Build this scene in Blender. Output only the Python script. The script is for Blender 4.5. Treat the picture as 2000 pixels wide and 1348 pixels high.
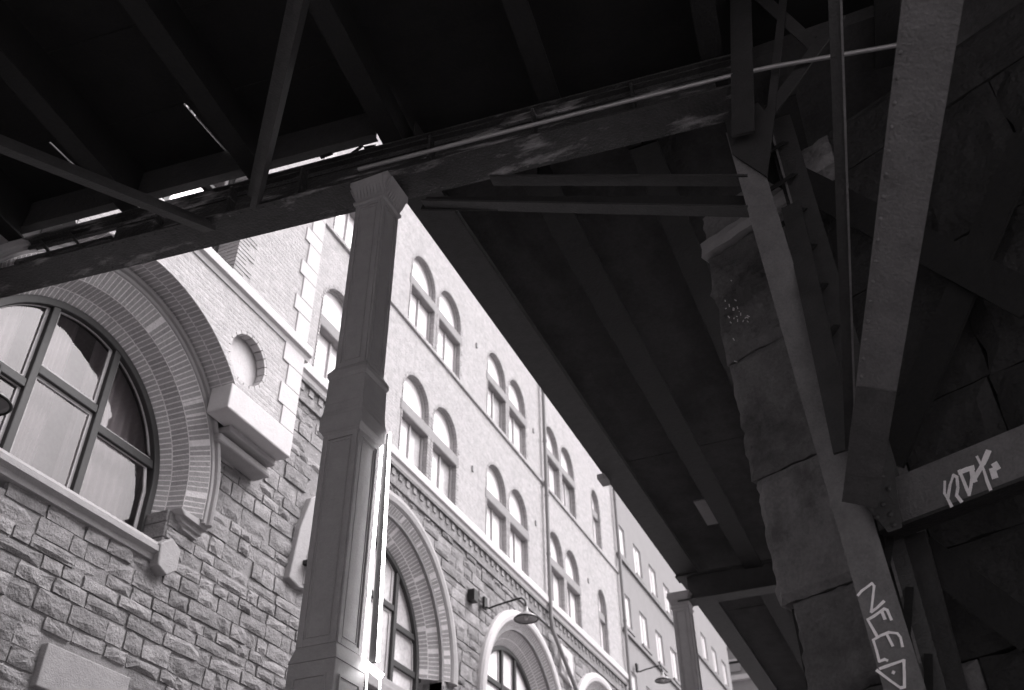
import bpy, math, random
from mathutils import Vector, Matrix
from mathutils.geometry import tessellate_polygon
random.seed(7)
PI = math.pi
# ---------------------------------------------------------------- camera, sky, sun, exposure
for o in list(bpy.data.objects): bpy.data.objects.remove(o)
SC = bpy.context.scene; C = SC.collection
W_, H_, F_ = 2000.0, 1348.0, 1852.4387
Rm = Matrix(((0.91666456, -0.2492369, -0.31242128), (0.39957301, 0.55546554, 0.72924581), (-0.00821571, -0.7933089, 0.60876391)))
cam_data = bpy.data.cameras.new('camera'); cam = bpy.data.objects.new('camera', cam_data); C.objects.link(cam)
cam_data.sensor_width = 36; cam_data.sensor_fit = 'HORIZONTAL'; cam_data.lens = F_ / W_ * 36
cam_data.clip_start = 0.05; cam_data.clip_end = 2000
rx, ry, rz = Rm.col[0], -Rm.col[1], -Rm.col[2]
cam.matrix_world = Matrix(((rx[0], ry[0], rz[0], 0), (rx[1], ry[1], rz[1], 0), (rx[2], ry[2], rz[2], 0), (0, 0, 0, 1)))
SC.camera = cam
cam_data.dof.use_dof = True; cam_data.dof.focus_distance = 7.5; cam_data.dof.aperture_fstop = 1.9
wd = bpy.data.worlds.new('World'); SC.world = wd; wd.use_nodes = True
nt = wd.node_tree; nt.nodes.clear()
sky = nt.nodes.new('ShaderNodeTexSky'); sky.sky_type = 'NISHITA'; sky.sun_disc = False
SUN_EL, SUN_AZ = 52.0, 62.0          # azimuth measured from +Y (along the street) towards +X
sky.sun_elevation = math.radians(SUN_EL); sky.sun_rotation = math.radians(SUN_AZ)
sky.air_density = 1.0; sky.dust_density = 6.0; sky.ozone_density = 1.0
bw = nt.nodes.new('ShaderNodeRGBToBW'); bg = nt.nodes.new('ShaderNodeBackground'); wo = nt.nodes.new('ShaderNodeOutputWorld')
tint = nt.nodes.new('ShaderNodeMix'); tint.data_type = 'RGBA'; tint.blend_type = 'MULTIPLY'; tint.inputs[0].default_value = 1
tint.inputs[7].default_value = (1.0, 0.965, 0.985, 1)
nt.links.new(sky.outputs[0], bw.inputs[0]); nt.links.new(bw.outputs[0], tint.inputs[6]); nt.links.new(tint.outputs[2], bg.inputs[0])
nt.links.new(bg.outputs[0], wo.inputs[0]); bg.inputs[1].default_value = 0.13
sl = bpy.data.lights.new('sun', 'SUN'); sl.energy = 0.7; sl.angle = math.radians(60); sl.color = (1, 0.975, 0.985)
so = bpy.data.objects.new('sun', sl); C.objects.link(so)
az, el = math.radians(SUN_AZ), math.radians(SUN_EL)
sd = Vector((math.sin(az) * math.cos(el), math.cos(az) * math.cos(el), math.sin(el)))
so.rotation_euler = sd.to_track_quat('Z', 'Y').to_euler(); so.location = (20, 20, 40)
vs = SC.view_settings; vs.view_transform = 'Standard'; vs.look = 'None'; vs.gamma = 1; vs.use_curve_mapping = False
vs.exposure = 1.36
SC.render.engine = 'CYCLES'
SC.cycles.max_bounces = 8; SC.cycles.diffuse_bounces = 5; SC.cycles.transparent_max_bounces = 12

# ---------------------------------------------------------------- from a sight line to a point on a plane
def ray(p): return Rm @ Vector((p[0] - W_ / 2, p[1] - H_ / 2, F_))
def on_x(p, x): r = ray(p); return r * (x / r.x)
def on_y(p, y): r = ray(p); return r * (y / r.y)
def on_z(p, z): r = ray(p); return r * (z / r.z)
def on_pl(p, P0, n): r = ray(p); return r * (Vector(P0).dot(n) / r.dot(n))
def dist(p, d): return ray(p).normalized() * d

# ---------------------------------------------------------------- materials
def g(v): return (v, v * 0.965, v * 0.975, 1)
MATS = {}
def mat(name, base=0.3, var=0.0, scale=6.0, rough=0.8, bump=0.0, bscale=30.0, metal=0.0, spec=0.3, island=0.0, stain=0.0, stain_v=0.3,
        stain_scale=(2, 2, 2), stain_lo=0.55, brick=None):
    m = bpy.data.materials.new(name); m.use_nodes = True; t = m.node_tree; n = t.nodes; L = t.links
    b = n['Principled BSDF']; b.inputs['Roughness'].default_value = rough; b.inputs['Metallic'].default_value = metal
    b.inputs['Specular IOR Level'].default_value = spec
    geo = n.new('ShaderNodeNewGeometry')
    val = n.new('ShaderNodeValue'); val.outputs[0].default_value = base; cur = val.outputs[0]
    def mth(op, a, c, clamp=False):
        q = n.new('ShaderNodeMath'); q.operation = op; q.use_clamp = clamp
        for i, v in enumerate((a, c)):
            if isinstance(v, (int, float)): q.inputs[i].default_value = v
            else: L.new(v, q.inputs[i])
        return q.outputs[0]
    def noise(sc, det=5, vec=None, r=0.6):
        q = n.new('ShaderNodeTexNoise'); q.inputs['Scale'].default_value = sc; q.inputs['Detail'].default_value = det; q.inputs['Roughness'].default_value = r
        L.new(vec or geo.outputs['Position'], q.inputs['Vector']); return q.outputs[0]
    if var:
        a = mth('SUBTRACT', noise(scale), 0.5); a = mth('MULTIPLY', a, var * 3.2); a = mth('ADD', a, 1.0)
        a2 = mth('SUBTRACT', noise(scale * 9, 3), 0.5); a2 = mth('MULTIPLY', a2, var * 2.2); a = mth('ADD', a, a2)
        cur = mth('MULTIPLY', cur, a)
    if island:
        oi = n.new('ShaderNodeObjectInfo')
        s = mth('ADD', oi.outputs['Random'], geo.outputs['Random Per Island']); s = mth('FRACT', s, 0)
        s = mth('SUBTRACT', s, 0.5); s = mth('MULTIPLY', s, 2 * island); s = mth('ADD', s, 1.0); cur = mth('MULTIPLY', cur, s)
    if stain:
        mp = n.new('ShaderNodeMapping'); mp.inputs['Scale'].default_value = stain_scale; L.new(geo.outputs['Position'], mp.inputs[0])
        q = noise(1.0, 7, mp.outputs[0], 0.65); q = mth('SUBTRACT', q, stain_lo); q = mth('MULTIPLY', q, 7.0, True); q = mth('MULTIPLY', q, stain)
        mx = n.new('ShaderNodeMix'); mx.data_type = 'FLOAT'; L.new(q, mx.inputs[0]); L.new(cur, mx.inputs[2]); mx.inputs[3].default_value = stain_v
        cur = mx.outputs[0]
    hgt = None
    if brick:
        mp = n.new('ShaderNodeMapping'); L.new(geo.outputs['Position'], mp.inputs[0]); mp.inputs['Rotation'].default_value = (0, 0, 0)
        sp = n.new('ShaderNodeSeparateXYZ'); L.new(mp.outputs[0], sp.inputs[0]); cb = n.new('ShaderNodeCombineXYZ')
        ax = mth('ADD', sp.outputs[0], sp.outputs[1]); L.new(ax, cb.inputs[0]); L.new(sp.outputs[2], cb.inputs[1])
        bt = n.new('ShaderNodeTexBrick'); bt.inputs['Scale'].default_value = 1; bt.inputs['Brick Width'].default_value = brick[0]; bt.inputs['Row Height'].default_value = brick[1]
        bt.inputs['Mortar Size'].default_value = brick[2]; bt.inputs['Mortar Smooth'].default_value = 0.4
        bt.inputs['Color1'].default_value = (1, 1, 1, 1); bt.inputs['Color2'].default_value = (brick[3],) * 3 + (1,); bt.inputs['Mortar'].default_value = (brick[4],) * 3 + (1,)
        L.new(cb.outputs[0], bt.inputs['Vector']); bwn = n.new('ShaderNodeRGBToBW'); L.new(bt.outputs[0], bwn.inputs[0]); cur = mth('MULTIPLY', cur, bwn.outputs[0])
        hgt = mth('MULTIPLY', bt.outputs['Fac'], -0.5)
    cc = n.new('ShaderNodeCombineColor'); L.new(cur, cc.inputs[0]); L.new(mth('MULTIPLY', cur, 0.965), cc.inputs[1]); L.new(mth('MULTIPLY', cur, 0.98), cc.inputs[2])
    L.new(cc.outputs[0], b.inputs['Base Color'])
    if bump:
        h = mth('ADD', noise(bscale, 6), mth('MULTIPLY', noise(bscale * 0.25, 3), 1.5))
        if hgt: h = mth('ADD', h, hgt)
        bp = n.new('ShaderNodeBump'); bp.inputs['Strength'].default_value = min(1, bump); bp.inputs['Distance'].default_value = 0.02 * max(1, bump)
        L.new(h, bp.inputs['Height']); L.new(bp.outputs[0], b.inputs['Normal'])
    MATS[name] = m; return m
M_stone = mat('rough_stone', 0.25, 0.36, 5, 0.9, 0.9, 28, island=0.2)
M_mortar = mat('stone_mortar', 0.24, 0.2, 10, 0.95, 0.5, 60)
M_wall = mat('pale_brick_wall', 0.46, 0.22, 9, 0.85, 0.6, 70, brick=(0.25, 0.075, 0.012, 0.86, 1.0), stain=0.35, stain_v=0.33, stain_scale=(1.5, 1.5, .5), stain_lo=.56)
M_pale = mat('pale_dressed_stone', 0.53, 0.06, 5, 0.8, 0.25, 60)
M_pale2 = mat('grey_dressed_stone', 0.34, 0.1, 5, 0.8, 0.3, 60)
M_trans = mat('grey_transom_stone', 0.27, 0.1, 5, 0.75, 0.3, 60)
M_brick = mat('grey_brick', 0.40, 0.12, 14, 0.75, 0.5, 70, island=0.10)
M_brickd = mat('dark_glazed_brick', 0.44, 0.12, 14, 0.6, 0.4, 70, island=0.1)
M_bm = mat('brick_mortar', 0.8, 0.15, 20, 0.9, 0.5, 90)
M_frame = mat('dark_window_frame', 0.04, 0.15, 10, 0.5, 0.1, 80)
M_case = mat('pale_casement', 0.45, 0.08, 10, 0.5)
M_room = mat('dark_room', 0.3, 0.2, 2, 0.9)
M_curt = mat('pale_curtain', 0.62, 0.08, 4, 0.9)
M_steel = mat('painted_steel', 0.038, 0.3, 6, 0.5, 0.25, 50, spec=0.4, stain=0.35, stain_v=0.03, stain_scale=(3, 3, 1.2))
M_steel_lo = mat('pale_grey_steel', 0.155, 0.26, 6, 0.55, 0.4, 60, spec=0.3, stain=0.3, stain_v=0.11, stain_scale=(4, 4, 1.5))
M_gird = mat('stained_girder_steel', 0.035, 0.4, 5, 0.38, 0.5, 40, spec=0.5, stain=0.8, stain_v=0.45, stain_scale=(1.2, 4, 10), stain_lo=0.55)
M_col = mat('cast_iron_paint', 0.32, 0.12, 7, 0.42, 0.12, 70, spec=0.45)
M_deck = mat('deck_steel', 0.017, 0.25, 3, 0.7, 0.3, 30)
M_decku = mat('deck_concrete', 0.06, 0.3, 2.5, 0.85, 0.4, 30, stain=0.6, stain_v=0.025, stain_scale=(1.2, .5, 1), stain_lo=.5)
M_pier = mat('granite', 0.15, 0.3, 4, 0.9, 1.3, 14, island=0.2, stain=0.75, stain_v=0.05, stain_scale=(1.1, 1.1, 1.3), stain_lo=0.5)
M_pipe = mat('zinc_pipe', 0.34, 0.1, 6, 0.35, metal=0.3, spec=0.5)
M_spout = mat('painted_downspout', 0.24, 0.1, 6, 0.5)
M_black = mat('black_iron', 0.02, 0.2, 8, 0.4)
M_enamel = mat('lamp_enamel', 0.3, 0.05, 8, 0.35, spec=0.5)
M_paint = mat('white_marker_paint', 0.92, 0.15, 25, 0.7)
M_road = mat('cobbled_asphalt', 0.33, 0.2, 3, 0.85, 0.5, 20)
M_b2 = mat('grey_render', 0.27, 0.07, 3, 0.85, 0.3, 60)
M_b2w = mat('bright_pane_paint', 0.62, 0.04, 5, 0.3, spec=0.8)
M_white_pane = mat('bright_white_pane', 0.92, 0.03, 3, 0.12, spec=1.0)  # opaque pane: brightness of the window glass put into a white base colour
M_mid = mat('dull_grey_steel', 0.075, 0.3, 5, 0.5, 0.4, 50, stain=0.6, stain_v=0.13, stain_scale=(3, 3, 2))
M_dull = mat('dull_curtained_pane', 0.5, 0.3, 1.6, 0.15, spec=0.8)
M_pier_shade = mat('shaded_granite', 0.03, 0.3, 4, 0.9, 1.3, 14, island=0.2, stain=0.5, stain_v=0.04, stain_scale=(1.1, 1.1, 1.3), stain_lo=0.5)  # darker copy of the granite: shade on the right-hand stones put into the colour
M_fleck = mat('bird_dropping', 0.6, 0.1, 20, 0.8)
M_roof = mat('roof_slate', 0.08, 0.2, 5, 0.7)
def glass(name, gloss, tintv=0.9, rough=0.02, gcol=0.95):
    m = bpy.data.materials.new(name); m.use_nodes = True; t = m.node_tree; n = t.nodes; L = t.links; n.clear()
    o = n.new('ShaderNodeOutputMaterial'); mx = n.new('ShaderNodeMixShader'); tr = n.new('ShaderNodeBsdfTransparent'); gl = n.new('ShaderNodeBsdfGlossy')
    tr.inputs[0].default_value = g(tintv); gl.inputs[0].default_value = g(gcol); gl.inputs['Roughness'].default_value = rough
    lw = n.new('ShaderNodeLayerWeight'); lw.inputs[0].default_value = 0.35
    ad = n.new('ShaderNodeMath'); ad.operation = 'MULTIPLY_ADD'; ad.use_clamp = True; L.new(lw.outputs[0], ad.inputs[0]); ad.inputs[1].default_value = 1 - gloss; ad.inputs[2].default_value = gloss
    ns = n.new('ShaderNodeTexNoise'); ns.inputs['Scale'].default_value = 1.3; bp = n.new('ShaderNodeBump'); bp.inputs['Strength'].default_value = 0.16; bp.inputs['Distance'].default_value = 0.05
    ge = n.new('ShaderNodeNewGeometry'); L.new(ge.outputs['Position'], ns.inputs['Vector']); L.new(ns.outputs[0], bp.inputs['Height']); L.new(bp.outputs[0], gl.inputs['Normal'])
    L.new(ad.outputs[0], mx.inputs[0]); L.new(tr.outputs[0], mx.inputs[1]); L.new(gl.outputs[0], mx.inputs[2]); L.new(mx.outputs[0], o.inputs[0])
    return m
M_glass = glass('upper_glass', 0.45, 0.7)
M_glassb = glass('arch_window_glass', 0.06, 0.75, gcol=0.5)
M_glass2 = glass('tall_arch_glass', 0.30, 0.7)
def emis(name, v):
    m = bpy.data.materials.new(name); m.use_nodes = True; b = m.node_tree.nodes['Principled BSDF']
    b.inputs['Emission Color'].default_value = (1, 0.97, 0.985, 1); b.inputs['Emission Strength'].default_value = v; return m
M_tube = emis('lit_tube', 5)

# ---------------------------------------------------------------- mesh helpers
class MB:
    def __init__(s): s.v = []; s.f = []; s.sm = []
    def add(s, vs, fs, smooth=False):
        k = len(s.v); s.v += [tuple(v) for v in vs]; s.f += [tuple(i + k for i in f) for f in fs]; s.sm += [smooth] * len(fs); return s
    def box(s, x0, x1, y0, y1, z0, z1):
        return s.add([(x, y, z) for x in (x0, x1) for y in (y0, y1) for z in (z0, z1)],
                     [(0, 1, 3, 2), (4, 6, 7, 5), (0, 4, 5, 1), (2, 3, 7, 6), (0, 2, 6, 4), (1, 5, 7, 3)])
    def frustum(s, a, b):   # a,b = (x0,x1,y0,y1,z)
        vs = [(a[0], a[2], a[4]), (a[1], a[2], a[4]), (a[1], a[3], a[4]), (a[0], a[3], a[4]), (b[0], b[2], b[4]), (b[1], b[2], b[4]), (b[1], b[3], b[4]), (b[0], b[3], b[4])]
        return s.add(vs, [(3, 2, 1, 0), (4, 5, 6, 7), (0, 1, 5, 4), (1, 2, 6, 5), (2, 3, 7, 6), (3, 0, 4, 7)])
    def prism_yz(s, pts, x0, x1, holes=()):   # polygon in the facade plane, extruded along X, x1 is the front
        loops = [list(pts)] + [list(h) for h in holes]
        flat = [p for l in loops for p in l]; nn = len(flat)
        tris = tessellate_polygon([[Vector((p[0], p[1], 0)) for p in l] for l in loops])
        vs = [(x1, p[0], p[1]) for p in flat] + [(x0, p[0], p[1]) for p in flat]
        fs = [tuple(t) for t in tris]
        k = 0
        for l in loops:
            m = len(l)
            for i in range(m): a, b = k + i, k + (i + 1) % m; fs.append((a, b, b + nn, a + nn))
            k += m
        return s.add(vs, fs)
    def beam(s, p0, p1, w, h, up=(0, 0, 1), w1=None, h1=None, prof=None):
        p0, p1 = Vector(p0), Vector(p1); d = (p1 - p0).normalized(); a = d.cross(Vector(up)).normalized(); b = a.cross(d).normalized()
        w1 = w1 or w; h1 = h1 or h
        if prof is None: prof = [(-.5, -.5), (.5, -.5), (.5, .5), (-.5, .5)]
        m = len(prof)
        vs = [p0 + a * (q[0] * w) + b * (q[1] * h) for q in prof] + [p1 + a * (q[0] * w1) + b * (q[1] * h1) for q in prof]
        fs = [(i, (i + 1) % m, (i + 1) % m + m, i + m) for i in range(m)]
        if m == 4: fs += [(3, 2, 1, 0), (4, 5, 6, 7)]
        else:
            tr = tessellate_polygon([[Vector((q[0], q[1], 0)) for q in prof]]); fs += [tuple(t) for t in tr] + [tuple(i + m for i in t) for t in tr]
        return s.add(vs, fs)
    def tube(s, pts, r, n=8, cap=True):
        pts = [Vector(p) for p in pts]; vs = []; pa = None
        for i, p in enumerate(pts):
            d = (pts[min(i + 1, len(pts) - 1)] - pts[max(i - 1, 0)]).normalized()
            ref = Vector((0, 0, 1)) if abs(d.z) < .9 else Vector((1, 0, 0))
            a = d.cross(ref).normalized() if pa is None else (pa - d * pa.dot(d)).normalized(); pa = a; b = d.cross(a)
            for k in range(n): t = 2 * PI * k / n; vs.append(p + (a * math.cos(t) + b * math.sin(t)) * r)
        fs = []
        for i in range(len(pts) - 1):
            for k in range(n): fs.append((i * n + k, i * n + (k + 1) % n, (i + 1) * n + (k + 1) % n, (i + 1) * n + k))
        s.add(vs, fs, True)
        if cap: s.add(vs[:n], [tuple(range(n))]); s.add(vs[-n:], [tuple(range(n))])
        return s
    def lathe(s, prof, c, n=28, close=False):   # prof (r,z), about vertical through c
        vs = []
        for r, z in prof:
            for k in range(n): t = 2 * PI * k / n; vs.append((c[0] + r * math.cos(t), c[1] + r * math.sin(t), c[2] + z))
        fs = [(i * n + k, i * n + (k + 1) % n, (i + 1) * n + (k + 1) % n, (i + 1) * n + k) for i in range(len(prof) - 1) for k in range(n)]
        return s.add(vs, fs, True)
    def mesh(s, name, m):
        me = bpy.data.meshes.new(name); me.from_pydata(s.v, [], s.f); me.materials.append(m)
        me.polygons.foreach_set('use_smooth', s.sm); 
        import bmesh
        b = bmesh.new(); b.from_mesh(me); bmesh.ops.recalc_face_normals(b, faces=b.faces); b.to_mesh(me); b.free()
        me.update(); return me
def link(name, me, parent=None, stuff=False):
    o = bpy.data.objects.new(name, me); C.objects.link(o)
    if parent is not None:
        o.parent = parent
        if parent.type == 'EMPTY' and parent.get('worldspace'): o.matrix_parent_inverse = Matrix.Translation(-Vector(parent.location))
    if stuff: o['kind'] = 'stuff'
    return o
def obj(name, mb, m, parent=None, stuff=False, bevel=0):
    o = link(name, mb.mesh(name, m), parent, stuff)
    if bevel:
        b = o.modifiers.new('bevel', 'BEVEL'); b.width = bevel; b.segments = 2; b.limit_method = 'ANGLE'; b.angle_limit = math.radians(40)
    return o
def tag(o, label, cat, group=None):
    o['label'] = label; o['category'] = cat
    if group: o['group'] = group
    return o
def thing(name, label, cat, loc=(0, 0, 0), group=None, world=True):
    o = bpy.data.objects.new(name, None); C.objects.link(o); o.location = loc; o.empty_display_size = 0.3
    if world: o['worldspace'] = 1
    return tag(o, label, cat, group)
def copy_tree(o, parent=None):
    c = o.copy(); C.objects.link(c)
    if parent is not None: c.parent = parent
    for ch in list(o.children): copy_tree(ch, c)
    return c

# ---------------------------------------------------------------- ground
GZ = -1.6
b = MB().add([(-300, -300, GZ), (300, -300, GZ), (300, 300, GZ), (-300, 300, GZ)], [(0, 1, 2, 3)])
o = obj('road', b, M_road); o['kind'] = 'structure'
o = obj('pavement', MB().box(-8.8, -6.9, -20, 60, GZ - .2, GZ + .13), M_decku); o['kind'] = 'structure'

# ================================================================ main building
XF, XP, XG = -8.5, -7.9, -8.93
bld = thing('brick_building', 'pale brick office building over a rough stone base with big brick arches, facing the viaduct', 'building', (-12, 15, GZ))
def arc(c, r, a0, a1, n): return [(c[0] + r * math.cos(math.radians(a0 + (a1 - a0) * i / n)), c[1] + r * math.sin(math.radians(a0 + (a1 - a0) * i / n))) for i in range(n + 1)]
def archpoly(c, r, zb, n=40): return [(c[0] + r, zb)] + arc(c, r, 0, 180, n) + [(c[0] - r, zb)]

ARCH = [dict(c=(6.78, 6.21), rf=1.71, prof=[(-8.93, 1.71), (-8.76, 1.83), (-8.53, 1.90), (-8.33, 2.10)], sill=5.25, zb=5.90),
        dict(c=(14.05, 6.10), rf=1.98, prof=[(-8.93, 1.98), (-8.76, 2.12), (-8.60, 2.28), (-8.44, 2.46)], sill=5.20, zb=6.0),
        dict(c=(20.40, 6.15), rf=1.80, prof=[(-8.93, 1.80), (-8.77, 1.96), (-8.61, 2.12), (-8.45, 2.30)], sill=5.0, zb=5.6),
        dict(c=(25.90, 6.35), rf=1.80, prof=[(-8.93, 1.80), (-8.77, 1.96), (-8.61, 2.12), (-8.45, 2.30)], sill=5.0, zb=5.6)]

# backing walls with openings (mortar behind the stones)
wall_low = MB()
for i, A in enumerate(ARCH):
    y0 = (-10, 10.4, 17.3, 23.1)[i]; y1 = (10.4, 17.3, 23.1, 28.5)[i]
    c, r = A['c'], A['prof'][2][1]
    h = [archpoly(c, r, A['sill'] - .25)]
    if i == 0: h.append([(7.22, 2.2), (8.3, 2.2), (8.3, 3.2), (7.22, 3.2)])
    wall_low.prism_yz([(y0, -2), (y1, -2), (y1, 9.5), (y0, 9.5)], -8.80, -8.535, h)
lw = obj('stone_wall', wall_low, M_mortar, bld)

# rough stones -----------------------------------------------------------
def stone_mesh(k, nx=3, nz=3):
    rnd = random.Random(k); mb = MB(); vs = []; fs = []
    for j in range(nz + 1):
        for i in range(nx + 1):
            u, v = i / nx, j / nz; e = (i in (0, nx)) or (j in (0, nz))
            uu = u + (rnd.uniform(-.09, .09) if not i in (0, nx) else rnd.uniform(0, .035) * (1 if i == 0 else -1))
            vv = v + (rnd.uniform(-.09, .09) if not j in (0, nz) else rnd.uniform(0, .07) * (1 if j == 0 else -1))
            x = rnd.uniform(-.008, .008) if e else rnd.uniform(.004, .028)
            vs.append((x, uu, vv))
    n = nx + 1
    for j in range(nz):
        for i in range(nx):
            a = j * n + i; q = (a, a + 1, a + n + 1, a + n)
            fs += [(q[0], q[1], q[2]), (q[0], q[2], q[3])] if rnd.random() < .5 else [(q[0], q[1], q[3]), (q[1], q[2], q[3])]
    ring = [i for i in range(n)] + [j * n + nx for j in range(1, nz + 1)] + [nz * n + i for i in range(nx - 1, -1, -1)] + [j * n for j in range(nz - 1, 0, -1)]
    k0 = len(vs)
    for r_ in ring: vs.append((-.11, vs[r_][1], vs[r_][2]))
    m = len(ring)
    for q in range(m): fs.append((ring[q], ring[(q + 1) % m], k0 + (q + 1) % m, k0 + q))
    mb.add(vs, fs); return mb
SV = [stone_mesh(k) for k in range(18)]
SVM = [s.mesh('stone', M_stone) for s in SV]
courses = []; z = 1.4
while z < 9.03:
    h = random.choice((.16, .19, .2, .22, .25, .29, .31)); 
    if z + h > 9.03: h = 9.03 - z
    if h > .1: courses.append((z, z + h))
    z += h
stones = []
for z0, z1 in courses:
    zm = (z0 + z1) / 2; ex = []
    for A in ARCH:
        c = A['c']; ro = A['prof'][3][1] + (0.12 if A is ARCH[0] else .06)
        if zm > c[1]:
            d = ro * ro - (zm - c[1]) ** 2
            if d > 0: ex.append((c[0] - d ** .5, c[0] + d ** .5))
        elif zm > A['zb'] + .02: ex.append((c[0] - ro, c[0] + ro))
        elif zm > A['sill'] - .17: ex.append((c[0] - A['prof'][1][1] + .14, c[0] + A['prof'][1][1] - .14) if A is ARCH[0] else (c[0] - A['prof'][2][1], c[0] + A['prof'][2][1]))
    if z1 > 3.2 and z0 < 3.68: ex.append((7.12, 8.40))
    if z1 > 2.2 and z0 < 3.2: ex.append((7.2, 8.32))
    if z0 > 7.15: ex.append((4.4, 9.6))
    ex.sort(); y = 3.2 + random.random() * .3; spans = []
    for a, e in ex:
        if a > y: spans.append((y, a))
        y = max(y, e)
    if y < 28.4: spans.append((y, 28.4))
    for a, e in spans:
        y = a
        while e - y > .02:
            w = random.choice((.24, .3, .36, .42, .5, .58, .66)) * (1.0 if z1 - z0 < .26 else 1.2)
            if e - y - w < .14: w = e - y
            stones.append((y, w, z0, z1 - z0)); y += w
def vis_size(s):
    P = Vector((XF, s[0] + s[1] / 2, s[2] + s[3] / 2)); d = P.length
    q = Rm.transposed() @ P; px = (1000 + F_ * q.x / q.z, 674 + F_ * q.y / q.z)
    inside = -20 < px[0] < 1400 and 0 < px[1] < 1370
    yb = 580 - .25 * px[0]
    hid = px[1] < yb - 20 or (px[0] > 600 and px[0] < 735 and px[1] > 450)
    return (s[1] * s[3]) / d ** 2 * abs(P.x / d) * (1 if inside and not hid else 0)
stones.sort(key=vis_size, reverse=True)
jn = 0.010
rest = MB()
for i, (y, w, z0, h) in enumerate(stones):
    k = random.randrange(18); px = random.uniform(-.012, .018); sx = random.uniform(.5, 1.4)
    if i < 298:
        o = link('stone', SVM[k], lw); o.location = (XF - .02 + px, y + jn / 2, z0 + jn / 2 + random.uniform(-.005, .005)); o.rotation_euler = (random.uniform(-.012, .012), 0, random.uniform(-.03, .03)); o.scale = (sx, w - jn, h - jn)
    elif vis_size((y, w, z0, h)) > 0 or y > 8:
        rest.add([(XF - .035 + px + v[0] * sx, y + jn / 2 + v[1] * (w - jn), z0 + jn / 2 + v[2] * (h - jn)) for v in SV[k].v], SV[k].f)
obj('rubble_courses', rest, M_stone, lw, stuff=True)
# jamb stones of the near arched window
for A, n in ((ARCH[0], 'near'), (ARCH[1], '')):
    c = A['c']; rj = A['prof'][1][1] - .16 if A is ARCH[0] else A['prof'][2][1]
    z = A['sill'] - .05
    for sgn in (1, -1):
        z = A['sill'] + .05
        while z < A['zb'] - .03:
            h = min(random.uniform(.2, .26), A['zb'] - z)
            y0 = c[0] + sgn * (rj); y1 = c[0] + sgn * (rj + .16)
            obj('jamb_stone', MB().box(XG - .02, XF - .03 + random.uniform(-.01, .015), min(y0, y1), max(y0, y1), z + .006, z + h - .006), M_stone, lw, bevel=.012)
            z += h
# smooth slab and basement opening
obj('lintel', MB().box(-8.62, -8.44, 7.13, 8.39, 3.21, 3.67), M_pale2, bld, bevel=.015)
obj('basement_opening', MB().box(-9.4, -8.81, 7.0, 8.5, 2.1, 3.4), M_room, bld)

# brick arch rings --------------------------------------------------------
def ring_mb(p0, p1, dth, rr, thick=.1, gap=.009, c=None, th=0.0, dz=0.0):
    """one brick between two profile points (x,r); wedge of angle dth (radians) centred at angle th"""
    (xa, ra), (xb, rb) = p0, p1
    L = math.hypot(xb - xa, rb - ra); ux, ur = (xb - xa) / L, (rb - ra) / L
    nx_, nr = -ur, ux      # into the wall
    if nr < 0: nx_, nr = -nx_, -nr
    g2 = .008
    P = [(xa + ux * g2, ra + ur * g2), (xb - ux * g2, rb - ur * g2)]
    Q = [(P[0][0] + nx_ * thick, P[0][1] + nr * thick), (P[1][0] + nx_ * thick, P[1][1] + nr * thick)]
    vs = []
    for s_ in (-1, 1):
        for (x, r) in (P[0], P[1], Q[1], Q[0]):
            hw = dth * r / 2 - gap
            a = th
            yy = r * math.cos(a) - s_ * hw * math.sin(a); zz = r * math.sin(a) + s_ * hw * math.cos(a)
            vs.append((x, yy, zz))
    fs = [(0, 1, 2, 3), (7, 6, 5, 4), (0, 4, 5, 1), (1, 5, 6, 2), (2, 6, 7, 3), (3, 7, 4, 0)]
    if c: vs = [(v[0], v[1] + c[0], v[2] + c[1] + dz) for v in vs]
    return MB().add(vs, fs)
def cone(mb, c, p0, p1, a0, a1, off, zb=None, n=60):
    (xa, ra), (xb, rb) = p0, p1
    L = math.hypot(xb - xa, rb - ra); ux, ur = (xb - xa) / L, (rb - ra) / L; nx_, nr = -ur, ux
    if nr < 0: nx_, nr = -nx_, -nr
    A_ = (xa + nx_ * off, ra + nr * off); B_ = (xb + nx_ * off, rb + nr * off); vs = []
    angs = [a0 + (a1 - a0) * i / n for i in range(n + 1)]
    pts = []
    if zb is not None and a0 <= 0: pts.append(('s', 1))
    pts += [('a', a) for a in angs]
    if zb is not None and a1 >= 180: pts.append(('s', -1))
    for k, v in pts:
        for (x, r) in (A_, B_):
            if k == 'a': vs.append((x, c[0] + r * math.cos(math.radians(v)), c[1] + r * math.sin(math.radians(v))))
            else: vs.append((x, c[0] + v * r, zb))
    fs = [(2 * i, 2 * i + 1, 2 * i + 3, 2 * i + 2) for i in range(len(pts) - 1)]
    mb.add(vs, fs, True)
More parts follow.
